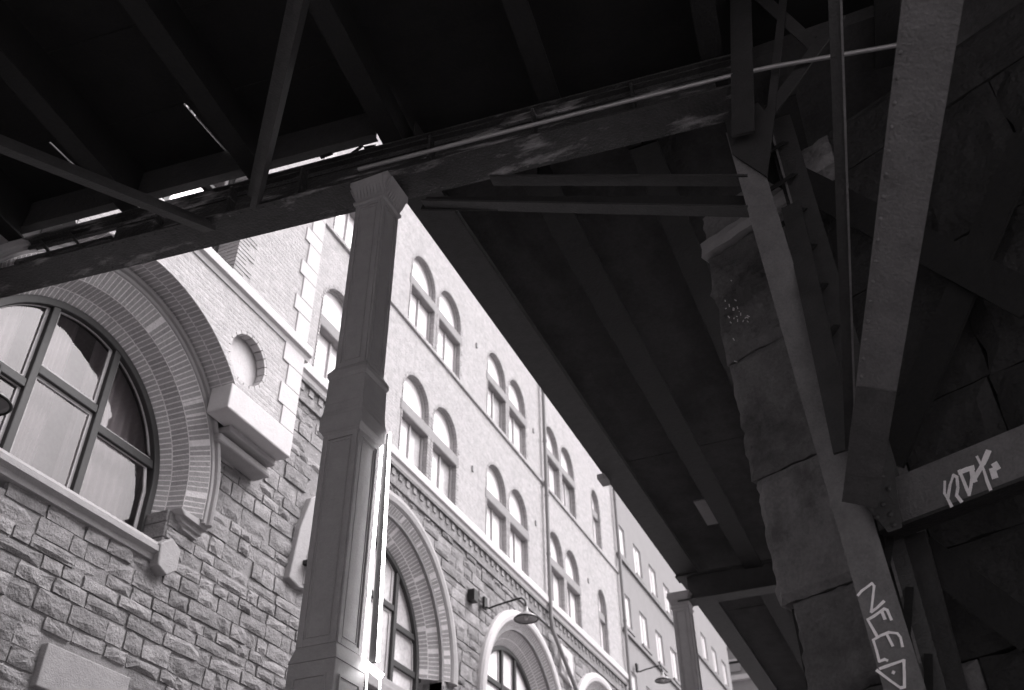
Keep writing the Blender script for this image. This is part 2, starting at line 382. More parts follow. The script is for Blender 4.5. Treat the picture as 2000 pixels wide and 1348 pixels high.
def build_arch(A, name, a_end, individual, m=M_brick, profs=None, a_start=0, pitch=.0745, straight=True, parent=bld, ind_to=999):
    c = A['c']; part = MB()
    profs = profs or [(A['prof'][i], A['prof'][i + 1]) for i in range(3)]
    for p0, p1 in profs: cone(part, c, p0, p1, a_start if a_start else 0, 180 if a_end > 170 else a_end, .002, A['zb'] if straight else None)
    base = obj(name, part, M_bm, parent)
    rest = MB(); nn = 0
    for ri, (p0, p1) in enumerate(profs):
        rm = (p0[1] + p1[1]) / 2; n = max(3, round(math.radians(a_end - a_start) * rm / pitch)); dth = math.radians(a_end - a_start) / n
        me = ring_mb(p0, p1, dth, rm).mesh('brick', m) if individual else None
        for k in range(n):
            th = math.radians(a_start) + (k + .5) * dth
            if individual and math.degrees(th) < ind_to:
                o = link('brick', me, base); o.location = (random.uniform(-.003, .003), c[0], c[1]); o.rotation_euler = (th, 0, 0); nn += 1
            else:
                rest.add(*[(q.v, q.f) for q in (ring_mb(p0, p1, dth, rm, c=c, th=th),)][0])
        if straight and not a_start:
            ns = max(1, round((c[1] - A['zb']) / pitch)); hp = (c[1] - A['zb']) / ns
            sm_ = ring_mb(p0, p1, hp / rm, rm)
            for k in range(ns):
                for sg in ((1, -1) if a_end > 170 else (1,)):
                    dz = -(k + .5) * hp
                    if individual:
                        if sg == 1:
                            o = link('brick', me, base); o.location = (0, c[0], c[1] + dz); nn += 1
                        else:
                            o = link('brick', me, base); o.location = (0, c[0], c[1] + dz); o.rotation_euler = (PI, 0, 0)
                    else: rest.add([(v[0], c[0] + sg * v[1], c[1] + dz + v[2]) for v in sm_.v], sm_.f)
    if rest.v: obj('brick_courses', rest, m, base, stuff=True)
    return base
def torus_arch(mb, c, r, prof, a0, a1, zb=None, n=64, both=True):
    """sweep profile [(dx, dr)] (closed outline) around the arch"""
    pts = []
    if zb is not None and a0 == 0: pts.append((1, None))
    pts += [(None, a0 + (a1 - a0) * i / n) for i in range(n + 1)]
    if zb is not None and a1 == 180: pts.append((-1, None))
    m = len(prof); vs = []
    for s_, a in pts:
        for (x, dr) in prof:
            rr = r + dr
            if s_ is None: vs.append((x, c[0] + rr * math.cos(math.radians(a)), c[1] + rr * math.sin(math.radians(a))))
            else: vs.append((x, c[0] + s_ * rr, zb))
    fs = [(i * m + k, i * m + (k + 1) % m, (i + 1) * m + (k + 1) % m, (i + 1) * m + k) for i in range(len(pts) - 1) for k in range(m)]
    fs += [tuple(range(m)), tuple((len(pts) - 1) * m + k for k in range(m))]
    mb.add(vs, fs)
# near arch
A = ARCH[0]
build_arch(A, 'window_arch', 150, True)
build_arch(A, 'relieving_arch', 128, True, m=M_brickd, profs=[((-8.32, 2.27), (-8.11, 2.28)), ((-8.11, 2.28), (XP + .003, 2.30))], a_start=41, straight=False)
lab = MB()
torus_arch(lab, A['c'], 2.10, [(-8.5, .0), (-8.34, 0), (-8.31, .015), (-8.30, .04), (-8.32, .06), (-8.32, .075), (-8.28, .09), (-8.26, .12), (-8.28, .15), (-8.32, .18), (-8.5, .18)], 0, 180, 5.85)
obj('hood_mould', lab, M_pale2, bld)
imp = MB()      # small corbel below the brick pilaster
for k, (dy, dz, x) in enumerate(((1.80, 0, -8.36), (1.86, -.07, -8.42), (1.93, -.13, -8.46))):
    imp.prism_yz([(A['c'][0] + dy, A['zb'] + dz - .07), (A['c'][0] + 2.28 - k * .03, A['zb'] + dz - .1), (A['c'][0] + 2.28 - k * .02, A['zb'] + dz), (A['c'][0] + dy - .1, A['zb'] + dz)], -8.6, x)
obj('corbel', imp, M_pale2, bld, bevel=.015)
# the other arches
for i in (1, 2, 3):
    A = ARCH[i]; build_arch(A, 'window_arch', 180, i == 1, pitch=.08, ind_to=84)
    lab = MB(); r = A['prof'][3][1]; w = .26
    torus_arch(lab, A['c'], r, [(-8.7, .005), (-8.43, .005), (-8.39, .04), (-8.37, w * .5), (-8.39, w - .04), (-8.44, w), (-8.7, w)], 0, 180, A['zb'] - .02)
    obj('hood_mould', lab, M_pale2 if i == 1 else M_pale, bld)
# pale panel left of the second arch with its bracket
obj('plaster_panel', MB().prism_yz([(11.02, 5.95), (11.3, 5.9), (11.62, 5.97), (11.62, 6.3), (11.95, 6.6), (12.1, 7.95), (11.63, 7.73), (11.31, 7.43), (11.12, 6.8)], -8.7, -8.41), M_pale2, bld, bevel=.02)
obj('iron_bracket', MB().box(-8.45, -8.2, 11.3, 11.62, 6.27, 6.34), M_black, bld)

# arched window frames, panes, curtains ----------------------------------
def clipz(c, r, y): d = r * r - (y - c[0]) ** 2; return c[1] + math.sqrt(max(d, 0))
def arch_window(A, mull, trans, gl, curt=True):
    c, r = A['c'], A['rf']; zs = A['sill'] + .33 if A is ARCH[0] else A['sill'] + .3
    fr = MB(); w = .085
    torus_arch(fr, c, r, [(XG - .12, .02), (XG + .05, .02), (XG + .05, -w), (XG - .02, -w), (XG - .12, -w)], 0, 180, zs)
    for y in mull: 
        zt = clipz(c, r - w, y) + .02; fr.box(XG - .10, XG + .035, y - .055, y + .055, zs, zt)
    for (y0, y1, z) in trans: fr.box(XG - .09, XG + .02, y0, y1, z - .06, z + .06)
    fr.box(XG - .12, XG + .03, c[0] - r, c[0] + r, zs - .08, zs + .03)
    win = obj('window', fr, M_frame, bld, bevel=.012)
    ys = [c[0] - r + w] + sorted(mull) + [c[0] + r - w]
    cas = MB()
    for i in range(len(ys) - 1):
        a, e = ys[i] + (.055 if i else .0), ys[i + 1] - (.055 if i < len(ys) - 2 else .0)
        tz = sorted([t[2] for t in trans if t[0] < (a + e) / 2 < t[1]])
        lims = [zs] + tz + [None]
        for j in range(len(lims) - 1):
            z0 = lims[j] + (.06 if j else .03)
            if lims[j + 1] is None:
                poly = [(a, z0), (e, z0)] + [(e + (a - e) * q / 12, clipz(c, r - w, e + (a - e) * q / 12)) for q in range(13)]
                if poly[2][1] <= z0 + .02: poly = [p for p in poly if p[1] >= z0 - 1e-6]
            else:
                zt = lims[j + 1] - .06
                poly = [(a, z0), (e, z0), (e, min(zt, clipz(c, r - w, e))), (a, min(zt, clipz(c, r - w, a)))]
                if min(clipz(c, r - w, e), clipz(c, r - w, a)) < zt:
                    poly = [(a, z0), (e, z0)] + [(e + (a - e) * q / 12, min(zt, clipz(c, r - w, e + (a - e) * q / 12))) for q in range(13)]
            cy = sum(p[0] for p in poly) / len(poly); cz = sum(p[1] for p in poly) / len(poly)
            obj('pane', MB().prism_yz(poly, XG - .06, XG - .052), gl, win)
            inn = [(cy + (p[0] - cy) * (1 - .10), cz + (p[1] - cz) * (1 - .07)) for p in poly]
            try: cas.prism_yz(poly, XG - .05, XG - .03, [inn])
            except Exception: pass
    obj('casement', cas, M_case, win)
    if curt:
        rnd = random.Random(5)
        for (y0, y1) in ((c[0] - r, c[0] - r * .45), (c[0] - r * .34, c[0] + r * .02), (c[0] + r * .22, c[0] + r * 1.0)):
            n = 60; vs = []; 
            for k in range(n + 1):
                y = y0 + (y1 - y0) * k / n; x = XG - .32 + .035 * math.sin(k * .95) + rnd.uniform(-.008, .008)
                vs += [(x, y, zs - .2), (x, y, c[1] + r + .2)]
            obj('curtain', MB().add(vs, [(2 * k, 2 * k + 2, 2 * k + 3, 2 * k + 1) for k in range(n)], True), M_curt, win)
    obj('window_room', MB().box(XG - 1.6, XG - .5, c[0] - r - .3, c[0] + r + .3, zs - .5, c[1] + r + .3), M_room, win)
    return win
arch_window(ARCH[0], [6.20, 7.28], [(4.9, 6.2, 6.54), (6.2, 7.28, 6.82), (7.28, 8.6, 6.60)], M_glassb)
arch_window(ARCH[1], [13.4, 15.05], [(11.9, 13.4, 6.7), (13.4, 15.05, 7.0), (15.05, 16.2, 6.72), (15.05, 16.2, 6.02)], M_dull)
arch_window(ARCH[2], [20.02, 20.78], [(18.4, 20.02, 6.98), (20.02, 20.78, 7.0), (20.78, 22.4, 6.98)], M_white_pane, False)
arch_window(ARCH[3], [25.52, 26.28], [(24, 25.52, 6.98), (25.52, 26.28, 7.0), (26.28, 27.8, 6.98)], M_white_pane, False)
# sills
s = MB()
sp = [(-9.0, 5.58), (-8.86, 5.57), (-8.60, 5.40), (-8.52, 5.39), (-8.42, 5.30), (-8.38, 5.27), (-8.38, 5.20), (-8.44, 5.16), (-8.46, 5.10), (-9.0, 5.08)]
vs = [(x, y, z) for y in (4.0, 8.47) for x, z in sp]; m_ = len(sp)
s.add(vs, [(k, (k + 1) % m_, (k + 1) % m_ + m_, k + m_) for k in range(m_)] + [tuple(range(m_)), tuple(range(m_, 2 * m_))])
obj('window_sill', s, M_pale2, bld)
obj('sill_block', MB().prism_yz([(8.28, 5.30), (8.32, 5.03), (8.5, 4.96), (8.66, 5.08), (8.66, 5.36), (8.46, 5.45)], -8.6, -8.36), M_pale2, bld, bevel=.02)
for A in ARCH[1:]:
    c, r = A['c'], A['prof'][2][1]
    obj('window_sill', MB().box(-9.0, -8.36, c[0] - r - .1, c[0] + r + .1, A['sill'] - .14, A['sill'] + .02).box(-9.0, -8.6, c[0] - r, c[0] + r, A['sill'] + .02, A['sill'] + .27), M_pale2, bld, bevel=.02)

# upper wall with paired lancet windows -----------------------------------
def lancet(y0, y1, z0, zs): c = ((y0 + y1) / 2, zs); r = (y1 - y0) / 2; return [(y0, z0), (y1, z0)] + arc(c, r, 0, 180, 16)
FL = [9.80, 13.25]
pairs = [(10.97, 12.10), (14.05, 15.20), (15.42, 16.58), (18.20, 19.35), (19.57, 20.72), (22.20, 23.30), (23.50, 24.60), (26.25, 26.98)]
bays = [(9.0, 12.9, [0]), (12.9, 17.4, [1, 2]), (17.4, 21.5, [3, 4]), (21.5, 25.4, [5, 6]), (25.4, 28.55, [7])]
up = MB()
for fi, z0 in enumerate(FL):
    zlo = (9.5, 12.95)[fi]; zhi = (12.95, 18.6)[fi]
    for (b0, b1, idx) in bays:
        up.prism_yz([(b0, zlo), (b1, zlo), (b1, zhi), (b0, zhi)], -8.68, XF, [lancet(pairs[i][0], pairs[i][1], z0, z0 + 1.62) for i in idx])
up_o = obj('upper_wall', up, M_wall, bld)
def small_window(i, z0):
    y0, y1 = pairs[i]; zs = z0 + 1.62; c = ((y0 + y1) / 2, zs); r = (y1 - y0) / 2; xw = -8.65
    bk = MB(); pitch = .077
    n = int((zs - z0) / pitch)
    for sg, ye in ((-1, y0), (1, y1)):
        room = .10 if (i in (1, 3, 5) and sg == 1) or (i in (2, 4, 6) and sg == -1) else None
        for k in range(n):
            w = ((.05, .05, .12, .12)[k % 4] if sg == 1 else .03) if room is None else room
            zz = z0 + k * pitch
            a, e = (ye + .002, ye + w) if sg == 1 else (ye - w, ye - .002)
            bk.box(-8.67, XF + .012 + random.uniform(0, .006), a - (.012 if sg == 1 else 0), e + (.012 if sg == -1 else 0), zz + .009, zz + pitch - .009)
    nv = round(PI * (r + .05) / pitch)
    for k in range(nv):
        th = PI * (k + .5) / nv
        q = ring_mb((-8.67, r - .012), (XF + .015, r - .012), PI / nv, r, thick=.05 if k % 2 else .08, gap=.009, c=c, th=th); bk.add(q.v, q.f)
    obj('brick_surround', bk, M_brick, up_o, stuff=True)
    fr = MB(); w = .05
    fr.prism_yz(lancet(y0, y1, z0, zs), xw + .01, xw + .05, [[(c[0] + (p[0] - c[0]) * (1 - w / r), z0 + w + (p[1] - z0) * (1 - 1.6 * w / (zs + r - z0))) for p in lancet(y0, y1, z0, zs)]])
    fr.box(xw + .01, xw + .05, c[0] - .02, c[0] + .02, z0, z0 + 1.0)
    win = obj('window', fr, M_case, bld)
    zt = z0 + 1.08
    if (i in (1, 2) and z0 < 12) or (i in (3, 6) and z0 > 12):
        ym = y0 + (y1 - y0) * .52
        obj('pane', MB().box(xw - .01, xw, y0, ym - .003, z0, zt), M_white_pane, win); obj('pane', MB().box(xw - .01, xw, ym + .003, y1, z0, zt), M_dull, win)
    else: obj('pane', MB().box(xw - .01, xw, y0, y1, z0, zt), M_white_pane, win)
    obj('pane', MB().prism_yz([(y0, zt + .01), (y1, zt + .01)] + arc(c, r, 0, 180, 14), xw - .01, xw), M_white_pane, win)
    rnd = random.Random(i * 7 + int(z0)); 
    for (a, e) in ((y0, y0 + (y1 - y0) * rnd.uniform(.1, .4)), (y1 - (y1 - y0) * rnd.uniform(.25, .5), y1)):
        n = 12; vs = []
        for k in range(n + 1): yv = a + (e - a) * k / n; x = xw - .12 + .02 * math.sin(k * 2.1); vs += [(x, yv, z0), (x, yv, zt)]
        obj('curtain', MB().add(vs, [(2 * k, 2 * k + 2, 2 * k + 3, 2 * k + 1) for k in range(n)], True), M_curt, win)
    obj('window_room', MB().box(xw - 1.0, xw - .3, y0 - .1, y1 + .1, z0 - .1, zs + r), M_room, win)
for z0 in FL:
    for i in range(len(pairs)): small_window(i, z0)
    for (a, e) in ((10.97, 12.4), (14.0, 16.66), (18.15, 20.80), (22.15, 24.66), (26.22, 27.0)):
        obj('transom', MB().box(-8.74, XF + .02 if a < 26 else XF - .05, a - .03, e + .03, z0 + 1.03, z0 + 1.30), M_trans, up_o, bevel=.03)
# string courses
def string(y0, y1, z0, z1, x, m=M_pale, par=bld, back=-8.7, name='string_course'):
    h = z1 - z0
    pr = [(back, z0), (x - .07, z0), (x - .05, z0 + h * .25), (x, z0 + h * .35), (x, z0 + h * .8), (x - .03, z1), (back, z1)]; m_ = len(pr)
    vs = [(px_, y, z) for y in (y0, y1) for px_, z in pr]
    return obj(name, MB().add(vs, [(k, (k + 1) % m_, (k + 1) % m_ + m_, k + m_) for k in range(m_)] + [tuple(range(m_)), tuple(range(m_, 2 * m_))]), m, par)
string(9.93, 28.55, 9.47, 9.78, XF + .10)
string(9.93, 28.55, 13.02, 13.22, XF + .05, M_wall)
string(9.9, 28.6, 17.9, 18.6, XF + .35, M_pale)
# dentil band
obj('dentil_backing', MB().box(-8.75, XF - .022, 9.95, 28.5, 9.04, 9.47), M_stone, bld)
dm = MB().box(-.02, .06, 0, .13, .20, .33).box(-.02, .04, .09, .20, .06, .185).mesh('dentil', M_stone)
y = 10.1; 
while y < 28.3:
    o = link('dentil', dm, bld); o.matrix_parent_inverse = Matrix.Translation(-Vector(bld.location)); o.location = (XF - .06, y, 9.06); y += .29
obj('band_top', MB().box(-8.7, XF + .035, 9.95, 28.5, 9.405, 9.47), M_stone, bld); obj('band_bottom', MB().box(-8.7, XF + .02, 9.95, 28.5, 9.03, 9.085), M_stone, bld)
# roof
obj('roof', MB().add([(-8.1, -3, 18.65), (-8.1, 28.6, 18.65), (-14, 28.6, 22), (-14, -3, 22)], [(0, 1, 2, 3)]), M_roof, bld)
obj('side_wall', MB().box(-20, -9.0, -10, -9.8, GZ, 18).box(-20, -9.6, 28.3, 28.55, GZ, 18.6), M_wall, bld)

# pavilion: the projecting bay over the near arch -------------------------
c = ARCH[0]['c']
outer = [(8.50, 7.70), (9.92, 7.70), (9.92, 18.6), (5.36, 18.6)] + arc(c, 2.31, 128, 40.5, 40)
rc = (8.67, 8.28); rr = .45
round_h = arc(rc, rr, 0, 345, 23); round_l = arc((2 * c[0] - rc[0], rc[1]), rr, 0, 345, 23)
win_h = [(5.58, 9.42), (7.98, 9.42)] + arc((6.78, 11.6), 1.2, 0, 180, 20)
pav = obj('projecting_bay', MB().prism_yz(outer, -8.5, XP, [round_h, win_h]), M_wall, bld)
obj('bay_base', MB().box(-8.24, XP + .03, 8.42, 9.93, 7.30, 7.71), M_pale, bld, bevel=.02)
obj('base_mould', MB().box(-8.52, -8.2, 8.74, 9.96, 7.05, 7.17), M_pale2, bld, bevel=.035)
obj('base_mould', MB().box(-8.45, -8.1, 8.80, 9.90, 7.20, 7.30), M_pale2, bld, bevel=.02)
rp = MB(); rp.prism_yz(arc(rc, rr + .02, 0, 345, 23), -8.4, -8.06)
obj('roundel', rp, M_pale, pav)
n = 20; rbm = ring_mb((-8.05, rr - .055), (XP + .004, rr - .055), 2 * PI / n, rr, thick=.07, gap=.007).mesh('brick', M_brickd)
for k in range(n):
    o = link('brick', rbm, pav); o.location = (0, rc[0], rc[1]); o.rotation_euler = (2 * PI * (k + .5) / n, 0, 0)
qz = [7.71, 8.08, 8.34, 8.78, 9.12]
qn = MB()
seq = [(7.715, 8.05, .34), (8.05, 8.42, .47), (8.42, 8.80, .36), (8.80, 9.14, .52)]
z = 9.42
k = 0
while z < 17.8:
    h = .30 if k % 2 else .46; seq.append((z, z + h, .47 if k % 2 else .34)); z += h; k += 1
for z0, z1, w in seq:
    obj('quoin', MB().box(-8.45, XP + .022, 9.925 - w, 9.925, z0 + .003, z1 - .003), M_pale, pav, bevel=.008)
obj('corner_roll', MB().box(-8.49, -8.02, 9.926, 10.03, 7.7, 18.5), M_wall, pav, bevel=.04)
st = string(5.36, 10.02, 9.13, 9.41, XP + .09, M_pale, pav, back=-8.4)
# bay window with brick jambs
bk = MB(); pitch = .077
for sg, ye in ((1, 7.98), (-1, 5.58)):
    for k in range(28):
        w = (.22, .22, .38, .38)[k % 4]; zz = 9.43 + k * pitch
        a, e = (ye - .012, ye + w) if sg == 1 else (ye - w, ye + .012)
        bk.box(-8.3, -8.115, a, (a + .2) if sg == 1 else e, zz + .009, zz + pitch - .009).box(-8.105, XP + .012, a, e, zz + .009, zz + pitch - .009)
for k in range(46):
    q = ring_mb((-8.3, 1.19), (XP + .012, 1.19), PI / 46, 1.2, thick=.28, gap=.008, c=(6.78, 11.6), th=PI * (k + .5) / 46); bk.add(q.v, q.f)
obj('brick_surround', bk, M_brick, pav, stuff=True)
fr = MB(); 
for y in (5.62, 6.78, 7.93): fr.box(-8.4, -8.28, y - .05, y + .05, 9.42, 12.7)
for z in (9.46, 11.0, 11.6): fr.box(-8.4, -8.28, 5.58, 7.98, z - .04, z + .04)
wn = obj('window', fr, M_frame, pav, bevel=.01)
for a, e in ((5.66, 6.73), (6.83, 7.89)):
    for z0, z1 in ((9.5, 10.96), (11.04, 11.56), (11.64, 12.7)): obj('pane', MB().box(-8.37, -8.36, a, e, z0, z1), M_glass2, wn)
    obj('casement', MB().prism_yz([(a, 9.5), (e, 9.5), (e, 12.7), (a, 12.7)], -8.355, -8.33, [[(a + .06, 9.56), (e - .06, 9.56), (e - .06, 12.6), (a + .06, 12.6)]]), M_case, wn)
obj('window_room', MB().box(-9.6, -8.8, 5.4, 8.2, 9.3, 12.9), M_room, wn)

# niche between the far arches
obj('niche', MB().prism_yz([(22.72, 8.05), (23.5, 7.9), (23.62, 8.35), (23.6, 8.8), (22.75, 8.85)], -8.6, XF + .05, [[(23.02, 8.15), (23.22, 8.1), (23.24, 8.55), (23.02, 8.6)]]), M_pale, bld, bevel=.02)
# anchor plates on the upper wall
ap = MB()
for (y, z) in ((17.4, 11.2), (17.5, 14.9), (21.3, 14.5), (21.3, 11.6), (25.4, 11.6)): ap.box(XF, XF + .03, y - .035, y + .035, z - .07, z + .07)
obj('anchor_plates', ap, M_spout, up_o, stuff=True)

# ================================================================ second and third buildings
b2 = thing('rendered_building', 'plain grey rendered building with rows of tall bright windows, beyond the pale brick one', 'building', (-12, 36, GZ))
pan = MB(); wl = [28.9 + 1.92 * k for k in range(9)]; fls = [(14.02, 15.22), (11.48, 12.68), (8.9, 10.1), (6.3, 7.5)]
holes = [[(y, z0), (y + .88, z0), (y + .88, z1), (y, z1)] for z0, z1 in fls for y in wl]
for k, y in enumerate(wl):
    for (za, zb_, f) in ((13.4, 19, 0), (10.9, 13.4, 1), (8.3, 10.9, 2), (5.5, 8.3, 3)):
        ya = 28.56 if k == 0 else y - .5; yb = (wl[k + 1] - .5) if k < 8 else 46
        z0, z1 = fls[f]; pan.prism_yz([(ya, za), (yb, za), (yb, zb_), (ya, zb_)], -8.8, XF - .02, [[(y, z0), (y + .88, z0), (y + .88, z1), (y, z1)]])
pan.box(-9, XF - .02, 28.56, 46, GZ, 5.5)
b2w = obj('front_wall', pan, M_b2, b2)
for y in wl:
    for z0, z1 in fls:
        w = obj('window', MB().prism_yz([(y, z0), (y + .88, z0), (y + .88, z1), (y, z1)], -8.60, -8.555, [[(y + .05, z0 + .05), (y + .83, z0 + .05), (y + .83, z1 - .05), (y + .05, z1 - .05)]]).box(-8.60, -8.56, y + .41, y + .46, z0, z1), M_case, b2)
        obj('pane', MB().box(-8.585, -8.58, y, y + .88, z0, z1), M_white_pane, w); obj('blind', MB().box(-8.75, -8.74, y, y + .88, z0 + .5, z1), M_curt, w)
        obj('sill', MB().box(-8.6, XF + .06, y - .06, y + .94, z0 - .1, z0), M_b2, w)
for z in (13.8, 11.2): obj('string_course', MB().box(-8.6, XF + .06, 28.6, 46, z, z + .1), M_spout, b2)
obj('cornice', MB().box(-8.9, XF + .3, 28.6, 46.2, 18.6, 19.1), M_b2, b2)
b3 = thing('end_building', 'light building with stacked horizontal mouldings closing the far end of the street', 'building', (-8, 62, GZ))
obj('wall', MB().box(-22, 6, 60, 66, GZ, 28), M_b2, b3)
for z, d in ((21.3, .25), (20.2, .1), (19.15, .3), (17.2, .2), (22.6, .15), (24, .4)): obj('moulding', MB().box(-22.2, 6.2, 60 - d, 60, z, z + .28), M_pale, b3)
for z in (17.6, 19.6, 21.7):
    for k in range(10): obj('window_panel', MB().box(-21 + 2.4 * k, -20 + 2.4 * k, 59.9, 60.05, z + .1, z + .75), M_trans, b3)

# ================================================================ downspouts and wall lamps
def spout(pts, label):
    t = MB().tube(pts, .055, 10)
    for p, q in zip(pts[:-1], pts[1:]):
        L = (Vector(q) - Vector(p)).length; n = int(L / 2.2)
        for k in range(1, n + 1):
            c_ = Vector(p).lerp(Vector(q), k / (n + 1)); d = (Vector(q) - Vector(p)).normalized(); t.tube([c_ - d * .03, c_ + d * .03], .068, 10)
    return tag(obj('downspout', t, M_spout), label, 'drainpipe')
spout([(XF + .12, 21.9, 18), (XF + .12, 21.9, 9.2), (XF + .14, 21.92, 8.9), (XF + .14, 23.5, 7.85), (XF + .14, 24.3, 7.3), (XF + .14, 24.35, GZ)], 'grey downspout on the brick facade that kinks sideways beside the arches')
spout([(XF + .12, 28.52, 18), (XF + .12, 28.52, GZ)], 'straight grey downspout where the brick building meets the grey rendered one')
def wall_lamp(base, tip_x, label, R=.25, drop=.45, up=0.12):
    t = thing('wall_lamp', label, 'lamp', base, 'gooseneck lamps along the facade', world=False)
    dx = tip_x - base[0]
    pts = [(0, 0, 0), (.02, 0, -.1)] + [(dx * .1, 0, -.14)] + [(dx * s_, 0, -.14 + up * s_) for s_ in (.3, .6, .8)] + [(dx * (.8 + .2 * math.sin(a)), 0, -.14 + up - dx * .18 * (1 - math.cos(a))) for a in (.5, 1.0, PI / 2)] + [(dx, 0, up - .14 - drop * .75)]
    obj('arm', MB().tube(pts, .022, 8), M_black, t); obj('wall_plate', MB().box(-.03, .03, -.07, .07, -.14, .12), M_black, t)
    zc = pts[-1][2]
    obj('lamp_shade', MB().lathe([(.04, .1), (.055, 0), (.09, -.04), (R * .6, -.07), (R * .92, -.12), (R, -.165), (R * .97, -.17), (R * .85, -.13), (R * .5, -.09), (.05, -.08), (0.001, -.08)], (dx, 0, zc)), M_enamel, t)
    obj('shade_rim', MB().lathe([(R + .005, -.15), (R + .02, -.165), (R + .005, -.185), (R - .012, -.17), (R + .005, -.15)], (dx, 0, zc)), M_black, t)
    obj('bulb', MB().lathe([(.001, -.2), (.035, -.18), (.045, -.14), (.03, -.09), (.001, -.08)], (dx, 0, zc), 12), M_b2w, t)
    return t
wall_lamp((-8.42, 18.0, 8.15), -7.45, 'black gooseneck lamp over the narrow third arch, right of the big iron column')
wall_lamp((-8.42, 29.55, 10.28), -7.6, 'small far gooseneck lamp on the grey rendered building')
wall_lamp((-8.42, 4.94, 5.66), -7.62, 'gooseneck lamp cut by the left edge, in front of the near arched window', R=.215, up=.14)
bx = MB().box(XF, XF + .16, 17.3, 17.5, 7.95, 8.2); tag(obj('junction_box', bx, M_black), 'small dark box on the stone wall beside the gooseneck lamp', 'box')

# ================================================================ cast iron columns
def make_column():
    t = thing('iron_column', 'tall square cast iron column in the foreground with panelled faces and a moulded collar', 'column', (-3.88, 5.66, GZ), 'iron columns along the edge of the viaduct', world=False)
    zz = lambda z: z - GZ
    h = .165
    def shaft(z0, z1, hw, name):
        s = MB().box(-hw, hw, -hw, hw, zz(z0), zz(z1)); o = obj(name, s, M_col, t, bevel=.008)
        pn = MB()   # raised border and inner moulding on every face
        b_, e = .045, .014
        for k in range(4):
            q = Matrix.Rotation(k * PI / 2, 3, 'Z')
            def add(x0, x1, za, zb, d):
                vs = [q @ Vector((x, y, z)) for x in (x0, x1) for y in (-hw - d, -hw + .001) for z in (za, zb)]
                pn.add(vs, [(0, 1, 3, 2), (4, 6, 7, 5), (0, 4, 5, 1), (2, 3, 7, 6), (0, 2, 6, 4), (1, 5, 7, 3)])
            add(-hw, -hw + b_, zz(z0), zz(z1), e); add(hw - b_, hw, zz(z0), zz(z1), e)
            add(-hw + b_, hw - b_, zz(z0), zz(z0) + b_, e); add(-hw + b_, hw - b_, zz(z1) - b_, zz(z1), e)
            i = b_ + .018
            add(-hw + i, -hw + i + .01, zz(z0) + i, zz(z1) - i, .006); add(hw - i - .01, hw - i, zz(z0) + i, zz(z1) - i, .006)
            add(-hw + i + .01, hw - i - .01, zz(z0) + i, zz(z0) + i + .01, .006); add(-hw + i + .01, hw - i - .01, zz(z1) - i - .01, zz(z1) - i, .006)
        obj('face_panels', pn, M_col, o, bevel=.003)
        return o
    shaft(4.86, 6.86, h - .018, 'upper_shaft'); shaft(2.40, 4.16, h - .004, 'lower_shaft')
    cm = MB()
    def sq(prof):
        for (r0, z0), (r1, z1) in zip(prof[:-1], prof[1:]): cm.frustum((-r0, r0, -r0, r0, zz(z0)), (-r1, r1, -r1, r1, zz(z1)))
    sq([(h, 4.155), (h + .018, 4.185), (h + .036, 4.21), (h + .038, 4.33), (h + .026, 4.38), (h + .02, 4.46), (h + .016, 4.72), (h + .03, 4.75), (h + .03, 4.79), (h - .01, 4.865)])
    obj('collar', cm, M_col, t, bevel=.004)
    cp = MB()
    def sq2(prof):
        for (r0, z0), (r1, z1) in zip(prof[:-1], prof[1:]): cp.frustum((-r0, r0, -r0, r0, zz(z0)), (-r1, r1, -r1, r1, zz(z1)))
    sq2([(h - .016, 6.85), (h + .012, 6.87), (h + .012, 6.90), (h - .005, 6.92), (h + .012, 7.02), (h + .05, 7.11), (h + .05, 7.165)])
    cap = obj('capital', cp, M_col, t, bevel=.003)
    lf = MB()
    for k in range(4):
        q = Matrix.Rotation(k * PI / 2, 3, 'Z')
        for j in range(9):
            x = -h + (j + .5) * 2 * h / 9
            vs = [q @ Vector(v) for v in [(x - .013, -h + .0, zz(6.93)), (x + .013, -h + .0, zz(6.93)), (x + .016 * 1.1, -h - .045, zz(7.03)), (x - .016 * 1.1, -h - .045, zz(7.03)),
                                          (x - .016 * 1.2, -h - .08, zz(7.12)), (x + .016 * 1.2, -h - .08, zz(7.12)), (x, -h + .02, zz(7.15)), (x, -h - .02, zz(6.96))]]
            lf.add(vs, [(0, 1, 2), (0, 2, 3), (3, 2, 5), (3, 5, 4), (4, 5, 6), (0, 3, 6), (3, 4, 6), (1, 6, 2), (2, 6, 5)])
    obj('capital_leaves', lf, M_col, cap)
    obj('plinth', MB().box(-h - .03, h + .03, -h - .03, h + .03, 0, zz(2.28)).frustum((-h - .035, h + .035, -h - .035, h + .035, zz(2.28)), (-h - .0, h + .0, -h - .0, h + .0, zz(2.41))), M_col, t, bevel=.006)
    pp = MB()
    for k in range(4):
        q = Matrix.Rotation(k * PI / 2, 3, 'Z')
        for (x0, x1, za, zb) in ((-h + .03, -h + .045, zz(.4), zz(2.18)), (h - .045, h - .03, zz(.4), zz(2.18)), (-h + .045, h - .045, zz(2.165), zz(2.18)), (-h + .045, h - .045, zz(.4), zz(.415))):
            pp.add([q @ Vector((x, y, z)) for x in (x0, x1) for y in (-h - .04, -h - .029) for z in (za, zb)], [(0, 1, 3, 2), (4, 6, 7, 5), (0, 4, 5, 1), (2, 3, 7, 6), (0, 2, 6, 4), (1, 5, 7, 3)])
    obj('plinth_panels', pp, M_col, t)
    return t
col1 = make_column()
col2 = copy_tree(col1); col2.location = (-3.88, 17.06, GZ); col2['label'] = 'farther iron column of the viaduct, in front of the grey rendered building'

